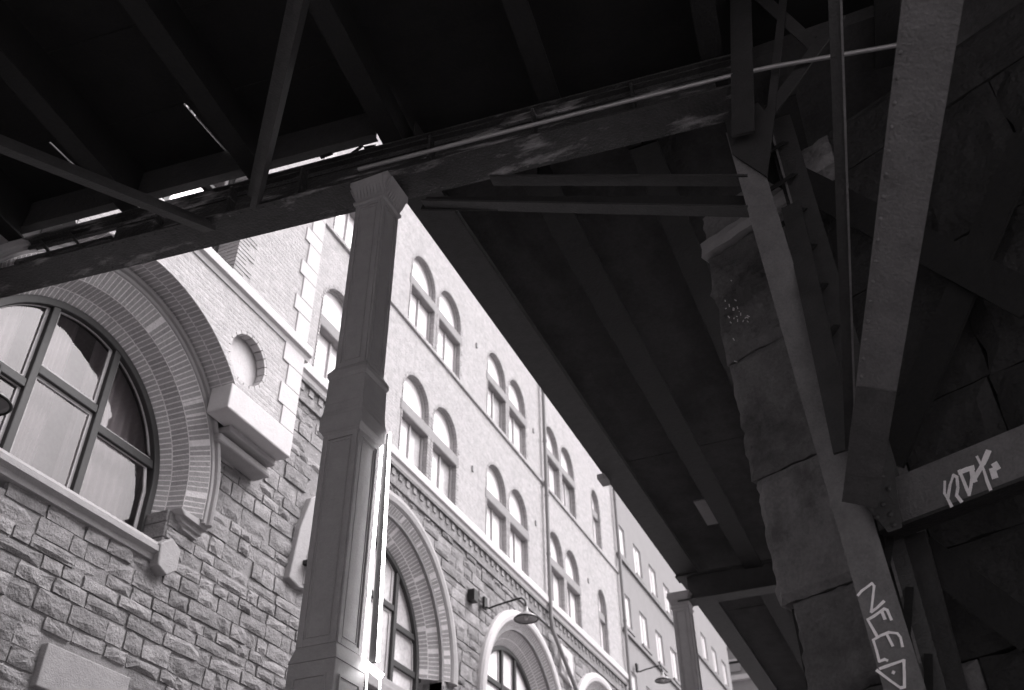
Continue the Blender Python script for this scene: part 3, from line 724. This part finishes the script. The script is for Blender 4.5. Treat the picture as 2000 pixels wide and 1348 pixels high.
# lit double tube on the street side of the near column
tl = thing('strip_light', 'bright double tube lamp running up the right side of the near iron column', 'lamp', (-3.66, 5.86, 2.3))
Lp = [on_y((748, 846), 5.9), on_y((710, 1292), 5.9)]; Rp = [on_y((762, 846), 5.9), on_y((738, 1292), 5.9)]
for p in (Lp, Rp): obj('tube', MB().tube([p[0], p[1]], .013, 8), M_tube, tl)
obj('housing', MB().beam((Vector(Lp[0]) + Rp[0]) / 2 + Vector((-.0, .03, 0)), (Vector(Lp[1]) + Rp[1]) / 2 + Vector((0, .03, 0)), .05, .03, up=(0, 1, 0)), M_black, tl)
a_, b_ = on_y((708, 1292), 5.88), on_y((745, 1322), 5.88)
obj('lower_bracket', MB().beam(a_, b_, .03, .05), M_tube, tl)
for q0, q1 in (((717, 1310), (713, 1400)), ((743, 1322), (738, 1400))): obj('lower_tube', MB().tube([on_y(q0, 5.9), on_y(q1, 5.9)], .007, 6), M_tube, tl)

# ================================================================ viaduct
via = thing('viaduct', 'dark riveted steel viaduct overhead with cross girders, stringers and plate deck', 'bridge', (0, 5, 7))
yg = lambda x: 5.82 + .105 * (x + 4.25)          # far edge of the near cross girder
ux = Vector((1, .105, 0)).normalized(); uy = Vector((-.105, 1, 0)).normalized()
def gp(x, dy, z): return Vector((x, yg(x) + dy, z))
def gbox(mb, x0, x1, d0, d1, z0, z1):
    P = [gp(x, d, z) for x in (x0, x1) for d in (d0, d1) for z in (z0, z1)]
    return mb.add(P, [(0, 1, 3, 2), (4, 6, 7, 5), (0, 4, 5, 1), (2, 3, 7, 6), (0, 2, 6, 4), (1, 5, 7, 3)])
gird = obj('cross_girder', gbox(MB(), -9.3, -.43, -.215, -.200, 7.21, 7.70) if False else gbox(MB(), -7.12, -.43, -.215, -.200, 7.21, 7.70), M_gird, via)
obj('bottom_flange', gbox(MB(), -9.3, -.2, -.41, 0, 7.17, 7.195), M_gird, gird, bevel=.004)
obj('top_flange', gbox(MB(), -9.3, -.2, -.335, -.12, 7.70, 7.72), M_gird, gird)
an = MB(); gbox(an, -9.3, -.2, -.29, -.216, 7.196, 7.215); gbox(an, -9.3, -.2, -.229, -.2155, 7.215, 7.29); gbox(an, -9.3, -.2, -.29, -.216, 7.685, 7.70); gbox(an, -9.3, -.2, -.229, -.2155, 7.62, 7.685)
gbox(an, -9.3, -7.1, -.27, -.2, 7.40, 7.45)
obj('flange_angles', an, M_gird, gird)
for x in (-6.5, -5.6, -4.75, -3.3, -2.2, -1.2): obj('stiffener', gbox(MB(), x - .012, x + .012, -.33, -.2, 7.22, 7.69), M_gird, gird)
for (x0, z0, x1, z1) in ((-7.35, 7.22, -7.75, 7.70), (-8.15, 7.70, -7.75, 7.22), (-8.2, 7.22, -8.6, 7.70), (-9.0, 7.22, -8.6, 7.7)):
    obj('lattice_bar', MB().beam(gp(x0, -.22, z0), gp(x1, -.22, z1), .03, .09, up=uy), M_gird, gird)
obj('gusset', MB().add([gp(-8.15, -.23, 7.2), gp(-7.65, -.23, 7.2), gp(-7.95, -.23, 7.42), gp(-8.15, -.215, 7.2), gp(-7.65, -.215, 7.2), gp(-7.95, -.215, 7.42)], [(0, 1, 2), (3, 4, 5), (0, 1, 4, 3), (1, 2, 5, 4), (2, 0, 3, 5)]), M_gird, gird)
rv = MB()
def rivet(p, nrm, r=.016):
    nrm = Vector(nrm).normalized(); a = nrm.orthogonal().normalized(); b2_ = nrm.cross(a); p = Vector(p)
    vs = [p + (a * math.cos(t) + b2_ * math.sin(t)) * r for t in [k * PI / 3 for k in range(6)]] + [p + nrm * r * .6 + (a * math.cos(t) + b2_ * math.sin(t)) * r * .5 for t in [k * PI / 3 for k in range(6)]]
    rv.add(vs, [(k, (k + 1) % 6, (k + 1) % 6 + 6, k + 6) for k in range(6)] + [(6, 7, 8, 9, 10, 11)], True)
x = -9.0
while x < -.5:
    rivet(gp(x, -.36, 7.17), (0, 0, -1)); rivet(gp(x, -.05, 7.17), (0, 0, -1)); rivet(gp(x, -.229, 7.25), (0, -1, 0)); rivet(gp(x, -.229, 7.65), (0, -1, 0)); x += .13
obj('rivets', rv, M_gird, gird, stuff=True)
# debris and loose strips caught on the girder
rnd = random.Random(3); db = MB()
for k in range(16):
    x = rnd.choice((rnd.uniform(-7.6, -3.9), rnd.uniform(-6.2, -4.1))); w = rnd.uniform(.06, .3)
    p = gp(x, -.3 + rnd.uniform(-.1, .2), 7.735); db.beam(p, p + ux * w * .5 + Vector((0, rnd.uniform(-.05, .05), rnd.uniform(0, .05))), .03, rnd.uniform(.01, .03))
obj('debris', db, M_deck, gird, stuff=True)
# end beam just beyond the girder: only where the street is open to the sky
eb = obj('end_beam', gbox(MB(), -9.3, -3.95, -.285, -.26, 7.95, 8.62), M_steel, via)
lip = MB(); gbox(lip, -9.3, -3.95, -.33, -.22, 7.935, 7.952); obj('flange', lip, M_steel, eb)
# near bay stringers and deck
nst = [-9.0, -8.45, -6.9, -5.30, -3.72, -2.02, -.4, 1.2, 2.8, 4.4, 6.0]
def stringer(x, z0, z1, L0, L1, w=.22, par=via, d=uy, org=None):
    p = org if org is not None else gp(x, -.3, 0); up_ = Vector((0, 0, 1))
    a, e = p + d * L0, p + d * L1
    s = MB(); zt = lambda q, z: Vector((q.x, q.y, z))
    s.beam(zt(a, z0 + .012), zt(e, z0 + .012), w, .024); s.beam(zt(a, (z0 + z1) / 2 + .012), zt(e, (z0 + z1) / 2 + .012), .016, z1 - z0 - .03)
    return obj('stringer', s, M_deck, par)
for x in nst: stringer(x, 7.74, 8.40, -13, -.01 if x < -3.95 else .6)
dk = MB()
def slab(mb, P, z0, z1): 
    n = len(P); mb.add([(p[0], p[1], z0) for p in P] + [(p[0], p[1], z1) for p in P], [tuple(range(n)), tuple(range(n, 2 * n))] + [(k, (k + 1) % n, (k + 1) % n + n, k + n) for k in range(n)])
def gxy(x, dy): q = gp(x, dy, 0); return (q.x, q.y)
for k in range(2, 14):
    d0 = -14 + k * 1.0; P = [gxy(-9.4, d0 + .0005), gxy(9, d0 + .0005), gxy(9, d0 + .9995), gxy(-9.4, d0 + .9995)]
    if k == 13: P = [gxy(-9.4, d0 + .006), gxy(9, d0 + .006), gxy(9, d0 + 2.2), gxy(-3.9, d0 + 2.2), gxy(-3.9, d0 + .74), gxy(-9.4, d0 + .74)]
    if k == 13:
        d1 = d0 + .74
        xs = [-9.4, -7.585, -7.562, -5.85, -5.825, -3.9]
        dd0 = d0 - .01
        for a, e in ((0, 1), (2, 3), (4, 5)): s = MB(); slab(s, [gxy(xs[a], dd0), gxy(xs[e], dd0), gxy(xs[e], d1), gxy(xs[a], d1)], 8.396, 8.408); obj('deck_plate', s, M_deck, via)
        P = [gxy(-3.9, dd0), gxy(9, dd0), gxy(9, d0 + 2.2), gxy(-3.9, d0 + 2.2)]
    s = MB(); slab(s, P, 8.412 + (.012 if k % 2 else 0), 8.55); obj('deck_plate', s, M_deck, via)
# edge girder along the street and the far bays
eg = obj('edge_girder', MB().box(-3.68, -3.66, 5.9, 48, 7.52, 8.6), M_steel, via)
obj('bottom_flange', MB().box(-3.88, -3.46, 5.9, 48, 7.50, 7.525), M_steel, eg)
ea = MB().box(-3.76, -3.681, 5.9, 48, 7.527, 7.54).box(-3.659, -3.58, 5.9, 48, 7.527, 7.54); obj('flange_angles', ea, M_steel, eg)
for x, w in ((-2.42, .34), (-1.28, .30), (0.1, .3), (1.5, .3)):
    s = MB().box(x - w / 2, x + w / 2, 6.4, 48, 7.42, 7.445).box(x - .01, x + .01, 6.4, 48, 7.445, 8.0)
    obj('stringer', s, M_deck, via)
for k in range(12):
    y0 = 6.25 + k * 3.5
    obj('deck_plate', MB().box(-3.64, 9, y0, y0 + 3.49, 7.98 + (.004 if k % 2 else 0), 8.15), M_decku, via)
obj('deck_patch', MB().box(-2.98, -2.76, 15.0, 16.0, 7.955, 7.98), M_pale2, via)
g2 = obj('cross_girder', MB().box(-3.7, 3, 16.98, 17.0, 7.0, 7.5), M_steel, via); obj('bottom_flange', MB().box(-3.9, 3, 16.85, 17.2, 6.97, 6.995), M_steel, g2); obj('top_flange', MB().box(-3.9, 3, 16.87, 17.18, 7.46, 7.49), M_steel, g2)
g3 = obj('cross_girder', MB().box(-3.9, 3, 28.3, 28.6, 6.97, 7.49), M_steel, via)
# splice plates and stubs on the outer edge
obj('bracket', MB().box(-3.97, -3.85, 12.62, 12.9, 7.42, 7.5), M_spout, via)
# pipe along the girder
t_ = [gp(x, -.55, 7.33) for x in (-4.6, -3.3, -1.5, -.3, 1.3, 3.0)]
pp = [on_y((700, 331), 5.38), on_y((820, 300), 5.42), on_y((1120, 224), 5.62), on_y((1420, 150), 5.80), on_y((1510, 130), 5.85), on_y((1790, 82), 6.0)]
tag(obj('conduit_pipe', MB().tube(pp, .022, 8), M_pipe), 'thin shiny pipe running above the cross girder', 'pipe')
# braces from the girder up into the dark
def angle(p0, p1, w, h, up, w1=None, h1=None): return MB().beam(p0, p1, w, h, up, w1, h1, prof=[(-.5, -.5), (.5, -.5), (.5, -.38), (-.38, -.38), (-.38, .5), (-.5, .5)])
def stay(name, pa, da, pb, db_, w, label=None, m=M_steel, th=.05, par=None, w1=None, cat=None):
    A_, B_ = dist(pa, da), dist(pb, db_); d = (B_ - A_).normalized(); view = (A_ + B_).normalized()
    up = view
    mb = MB().beam(A_, B_, w, th, up, w1, th)
    return obj(name, mb, m, par)
bs = obj('sway_brace', MB().beam(gp(-5.15, -.42, 7.19), dist((600, -40), 7.3), .17, .06, up=(0, 1, 0)), M_steel, via)
obj('web', MB().beam(gp(-5.15, -.47, 7.22), dist((600, -40), 7.3) + Vector((0, -.05, .05)), .02, .14, up=(0, 1, 0)), M_steel, bs)
bs = obj('sway_brace', MB().beam(dist((410, 448), 10.6), dist((-60, 262), 9.0), .16, .05, up=(0, 1, 0)), M_steel, via)
obj('web', MB().beam(dist((410, 448), 10.6) + Vector((0, 0, .06)), dist((-60, 262), 9.0) + Vector((0, 0, .06)), .02, .1, up=(0, 1, 0)), M_steel, bs)
# tie between the iron column and the built-up column
ti = obj('tie_beam', MB().beam(on_y((828, 398), 5.85), on_y((1462, 398), 6.05), .02, .17, up=(0, 0, 1)), M_deck, via)
for (a, e, m) in (((828, 399), (1462, 413), M_steel), ((960, 352), (1462, 352), M_steel)):
    obj('flange', MB().beam(on_y(a, 5.80), on_y(e, 6.0), .13, .022), m, ti)

# ================================================================ built-up steel column with fan of struts
bc = thing('built_up_column', 'grey riveted column of twin plates with struts fanning out and NEED scrawled on it', 'column', (-.1, 6, GZ))
YA = 5.95
def plateA(z): return -.26 - .038 * (z - 2.19)      # left edge
pl = MB(); 
za, zb_ = GZ, 6.72
P0 = Vector((plateA(za) + .115, YA, za)); P1 = Vector((plateA(zb_) + .115, YA, zb_))
fp = obj('front_plate', MB().beam(P0 + Vector((0, .012, 0)), P1 + Vector((0, .012, 0)), .225, .024, up=(0, 1, 0)), M_steel_lo, bc)
obj('web', MB().beam(P0 + Vector((.06, .18, 0)), P1 + Vector((.06, .18, 0)), .018, .31, up=(0, 1, 0)), M_deck, bc)
rp0 = Vector((.02, 6.33, GZ)); rp1 = Vector((-.05, 6.33, 7.1))
obj('rear_plate', MB().beam(rp0 + Vector((.08, 0, 0)), rp1 + Vector((.08, 0, 0)), .24, .03, up=(0, 1, 0)), M_steel, bc)
obj('edge_angle', MB().beam(rp0 + Vector((.0, -.03, 0)), rp1 + Vector((.0, -.03, 0)), .02, .05, up=(0, 1, 0)), M_steel_lo, bc)
obj('upper_post', MB().beam(on_y((1452, 262), 5.8), on_y((1446, -30), 5.8), .2, .03, up=(0, 1, 0)), M_steel, bc)
ls = MB()
for k in range(20):
    z = GZ + .2 + k * .43; a0 = plateA(z) + .21
    ls.beam((a0, YA + .05, z), (.05, 6.3, z + .4), .05, .012, up=(0, 1, 0))
obj('lacing', ls, M_deck, bc)
# gusset where the struts meet
N0 = on_y((1705, 985), 5.86)
gs = [on_y(p, 5.90) for p in ((1688, 985), (1735, 1040), (1762, 1030), (1745, 905), (1725, 880), (1660, 860))]
gm = MB(); k0 = len(gs); gm.add([tuple(p) for p in gs] + [(p.x, p.y + .02, p.z) for p in gs], [tuple(range(k0)), tuple(range(k0, 2 * k0))] + [(k, (k + 1) % k0, (k + 1) % k0 + k0, k + k0) for k in range(k0)])
gus = obj('gusset_plate', gm, M_steel, bc)
rv = MB()
for p in ((1722, 930), (1735, 955), (1724, 985), (1738, 1005), (1712, 1010), (1745, 1025)): rivet(on_y(p, 5.895), (0, -1, 0), .02)
obj('rivets', rv, M_steel, gus, stuff=True)
# big near strut
sa, sb_ = dist((1679, 982), 6.30), dist((1826, -30), 5.0)
d_ = (sb_ - sa).normalized(); up = (-(sa + sb_)).normalized()
s1 = obj('strut', MB().beam(sa, sb_, .20, .02, up, .262), M_steel_lo, bc)
side = d_.cross(up).normalized(); nrm = side.cross(d_).normalized()
obj('web', MB().beam(sa - nrm * .08, sb_ - nrm * .08, .02, .14, up), M_deck, s1)
ed = MB(); ed.beam(sa - side * .096 + nrm * .012, sb_ - side * .126 + nrm * .012, .012, .006, up); obj('edge_bead', ed, M_steel_lo, s1)
rv = MB()
for k in range(16):
    q = sa.lerp(sb_, .30 + k * .04); rivet(q - side * (.08 + .03 * (.3 + k * .04)) + nrm * .011, nrm, .013)
obj('rivets', rv, M_steel_lo, s1, stuff=True)
# end cap of the strut, a dark block
obj('end_cap', MB().beam(sa + nrm * .012, sa + d_ * .85 + nrm * .012, .206, .02, up, .214), M_mid, s1)
# thin angle strut
ta, tb = dist((1662, 872), 6.35), dist((1630, -30), 5.6)
o = obj('strut', angle(ta, tb, .07, .07, (ta + tb).normalized()), M_steel, bc)
obj('edge_bead', MB().beam(ta + side * .03 - (ta.normalized() * .04), tb + side * .03 - (tb.normalized() * .04), .012, .01, (ta + tb).normalized()), M_steel_lo, o)
# strut between the plate and the thin angle
o = obj('strut', MB().beam(dist((1652, 880), 6.55), dist((1545, 400), 8.3), .16, .02, (-.2, -1, 0)), M_steel, bc)
# short diagonals above the upper node
for pa, pb, w in (((1497, 300), (1532, -20), .075), ((1500, 225), (1640, 30), .12), ((1590, 90), (1470, -20), .12)):
    obj('upper_diagonal', MB().beam(on_y(pa, 6.0), on_y(pb, 5.9), w, .02, (0, 1, 0)), M_steel, bc)
obj('upper_gusset', (lambda q: MB().add([tuple(p) for p in q] + [(p.x, p.y + .02, p.z) for p in q], [(0, 1, 2, 3, 4), (5, 6, 7, 8, 9)] + [(k, (k + 1) % 5, (k + 1) % 5 + 5, k + 5) for k in range(5)]))([on_y(p, 5.92) for p in ((1415, 235), (1480, 200), (1512, 240), (1498, 345), (1430, 300))]), M_steel, bc)
# cross bracing to the right
nP = Vector((.41, .91, 0)).normalized()
for pa, pb, w, dd in (((1495, 320), (2020, 592), .26, .0), ((2010, 260), (1735, 905), .24, .06)):
    A_, B_ = on_pl(pa, (-.1, 6.45 + dd, 0), nP), on_pl(pb, (-.1, 6.45 + dd, 0), nP)
    obj('cross_brace', MB().beam(A_, B_, w, .03, nP), M_deck, bc)
A_, B_ = on_pl((1800, 1075), (-.1, 6.5, 0), nP), on_pl((2020, 1245), (-.1, 6.5, 0), nP); obj('cross_brace', MB().beam(A_, B_, .22, .03, nP), M_deck, bc)
A_, B_ = on_pl((1770, 1050), (-.1, 6.42, 0), nP), on_pl((1850, 1370), (-.1, 6.42, 0), nP); obj('rear_post', MB().beam(A_, B_, .27, .03, nP), M_steel, bc)
# horizontal arm with the tag
Pb = (.05, 6.10, 0)
q = [on_pl(p, Pb, nP) for p in ((1742, 1040), (2010, 930), (2010, 828), (1742, 940))]
z0, z1 = 2.78, 3.09; e_ = Vector((.91, -.41, 0)).normalized(); org = on_pl((1720, 1045), Pb, nP); 
a_ = Vector((org.x, org.y, (z0 + z1) / 2)); arm = obj('arm_beam', MB().beam(a_, a_ + e_ * 3.2, .02, z1 - z0, (0, 0, 1)), M_steel_lo, bc)
obj('flange', MB().beam(a_ + Vector((0, 0, (z0 - z1) / 2 - .012)) + nP * .07, a_ + e_ * 3.2 + Vector((0, 0, (z0 - z1) / 2 - .012)) + nP * .07, .16, .022), M_steel, arm)
# graffiti ----------------------------------------------------------------
RIB = [0]
def ribbon(mb, pts, nrm, w, closed=False):
    nrm = Vector(nrm).normalized(); rnd = random.Random(len(pts))
    for a, b in zip(pts[:-1], pts[1:]):
        d = (b - a); L = d.length
        if L < 1e-4: continue
        d /= L; s_ = d.cross(nrm).normalized(); RIB[0] += 1; o_ = nrm * (.003 + .0003 * (RIB[0] % 40)); n = max(1, int(L / .03))
        vs = []
        for k in range(n + 1):
            ww = w * rnd.uniform(.4, .58); p = a + d * (L * k / n) + (d * -w * .3 if k == 0 else d * w * .3 if k == n else Vector())
            vs += [p + o_ + s_ * ww, p + o_ - s_ * ww]
        mb.add(vs, [(2 * k, 2 * k + 1, 2 * k + 3, 2 * k + 2) for k in range(n)])
def strokes(S, fn, nrm, w):
    mb = MB()
    for s_ in S: ribbon(mb, [fn(p) for p in s_], nrm, w if not isinstance(s_[0], float) else w)
    return mb
c7 = lambda p: on_y((1450 + p[0] / 3.01, 900 + p[1] / 3.01), YA)
need = [[(680, 792), (700, 768), (762, 722), (775, 738), (758, 890), (790, 868), (832, 828)],
        [(797, 1042), (737, 936), (770, 918), (835, 872), (852, 880), (876, 936)], [(820, 888), (838, 932)],
        [(852, 1176), (838, 1170), (806, 1182), (790, 1120), (770, 1056), (815, 1030), (862, 1012)], [(848, 1020), (862, 1046), (884, 1090)], [(862, 1012), (912, 1018), (930, 1040), (942, 1094)],
        [(810, 1225), (880, 1200), (950, 1176), (953, 1250), (954, 1334), (930, 1338), (870, 1296), (792, 1236)], [(886, 1247), (892, 1250)]]
obj('graffiti', strokes(need, c7, (0, -1, 0), .017), M_paint, fp)
c8 = lambda p: on_pl((1600 + p[0] / 3.8525, 700 + p[1] / 3.8525), Vector(Pb) - nP * .012, nP)
sdt = [[(952, 932), (950, 1020), (975, 1062), (1004, 1118)], [(975, 1062), (992, 960), (1018, 884), (1045, 900), (1052, 980), (1042, 1040)], [(1042, 1040), (1072, 1080)],
       [(1056, 845), (1095, 940), (1130, 1030), (1146, 950), (1150, 890)], [(1190, 742), (1240, 840), (1268, 930), (1292, 990)]]
sdt2 = [[(1060, 860), (1110, 840), (1160, 826)], [(1150, 830), (1158, 880), (1172, 925)], [(1165, 922), (1200, 860), (1240, 790), (1276, 705)], [(1324, 798), (1345, 832)], [(1308, 838), (1326, 896)]]
obj('graffiti', strokes(sdt, c8, -nP, .019), M_paint, arm); obj('graffiti', strokes(sdt2, c8, -nP, .034), M_paint, arm)

# ================================================================ stone pier behind the built-up column
pier = thing('stone_pier', 'rough granite block pier and retaining wall behind the steel column', 'wall', (0, 7.5, GZ))
core = MB(); PO = Vector((-.95, 7.2, 0))
def pw(u, d, z): return PO + e_ * u + nP * d + Vector((0, 0, z))
core.add([pw(u, d, z) for u in (.10, 12) for d in (.12, 2.2) for z in (GZ, 6.7)], [(0, 1, 3, 2), (4, 6, 7, 5), (0, 4, 5, 1), (2, 3, 7, 6), (0, 2, 6, 4), (1, 5, 7, 3)])
cr = obj('pier_core', core, M_deck, pier)
from mathutils import noise as NZ
def block(u0, u1, z0, z1, bulge, seed, name='stone', m=M_pier, nx=7, nz=7, off=0):
    if m is M_pier and nx == 7: nx, nz = 18, 18
    rnd = random.Random(seed); vs = []; fs = []; n = nx + 1
    for j in range(nz + 1):
        for i in range(nx + 1):
            u, v = i / nx, j / nz; eu = min(u, 1 - u); ev = min(v, 1 - v); e2 = min(eu * (u1 - u0), ev * (z1 - z0))
            q_ = Vector((u * (u1 - u0), v * (z1 - z0), seed * 1.7))
            fr_ = NZ.noise(q_ * 2.2) + .55 * NZ.noise(q_ * 5.5) + .35 * NZ.noise(q_ * 13)
            d = -min(1, e2 / .06) * bulge * .6 + fr_ * bulge * .9
            if e2 < 1e-6: d = abs(NZ.noise(q_ * 9)) * .035
            uu = u0 + (u1 - u0) * u + (NZ.noise(q_ * 4) * .05 + NZ.noise(q_ * 14) * .025 if i == 0 else 0); zz = z0 + (z1 - z0) * v + (NZ.noise(q_ * 11) * .018 if j in (0, nz) else 0)
            vs.append(pw(uu, d + off, zz))
    for j in range(nz):
        for i in range(nx): a = j * n + i; fs += [(a, a + 1, a + n + 1), (a, a + n + 1, a + n)]
    ring = [i for i in range(n)] + [j * n + nx for j in range(1, nz + 1)] + [nz * n + i for i in range(nx - 1, -1, -1)] + [j * n for j in range(nz - 1, 0, -1)]
    k0 = len(vs)
    for r_ in ring: vs.append(vs[r_] + nP * .9)
    mm = len(ring)
    for q in range(mm): fs.append((ring[q], ring[(q + 1) % mm], k0 + (q + 1) % mm, k0 + q))
    return obj(name, MB().add(vs, fs, False), m, cr)
edge = lambda z: .02 + (3.5 - z) * .035 if z > 3.5 else .02 + (3.5 - z) * .035
rows = [(GZ, -.6), (-.6, .3), (.3, 1.25), (1.25, 2.05), (2.05, 2.79), (2.79, 3.88), (3.88, 5.1), (5.1, 6.42)]
sd_ = 10
for (z0, z1) in rows:
    zm = (z0 + z1) / 2; u = .0 + (0.10 if 3.9 < zm < 5.0 else .0) + (.07 if z0 > 5 else 0) + (.02 - .0 * zm)
    u = {2.05: .16, 2.79: .07, 3.88: .02, 5.1: -.02}.get(z0, .16)
    first = True
    while u < 8.5:
        w = (random.uniform(1.0, 1.3) if first else random.uniform(.7, 1.3)); first = False
        block(u + .008, u + w - .008, z0 + .008, z1 - .008, random.uniform(.03, .09), sd_, m=M_pier if u < .5 else M_pier_shade); u += w; sd_ += 1
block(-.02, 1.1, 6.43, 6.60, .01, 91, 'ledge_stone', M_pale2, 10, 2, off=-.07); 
block(.0, 1.5, 6.61, 6.98, .03, 92, 'cap_stone'); block(1.52, 6.0, 6.43, 6.98, .03, 94, 'cap_stone', M_pier_shade)
block(1.12, 1.5, 6.43, 6.60, .02, 95, 'cap_stone')
fl = MB(); rnd = random.Random(9)
for k in range(22):
    p = on_pl((1440 + rnd.gauss(0, 16), 615 + rnd.gauss(0, 28)), (-.95, 7.1, 0), nP); a = Vector((rnd.uniform(-.02, .02), 0, rnd.uniform(-.03, .03)))
    fl.beam(p, p + a + Vector((.004, 0, .004)), .008, .006, (0, 1, 0))
obj('paint_flecks', fl, M_fleck, cr, stuff=True)
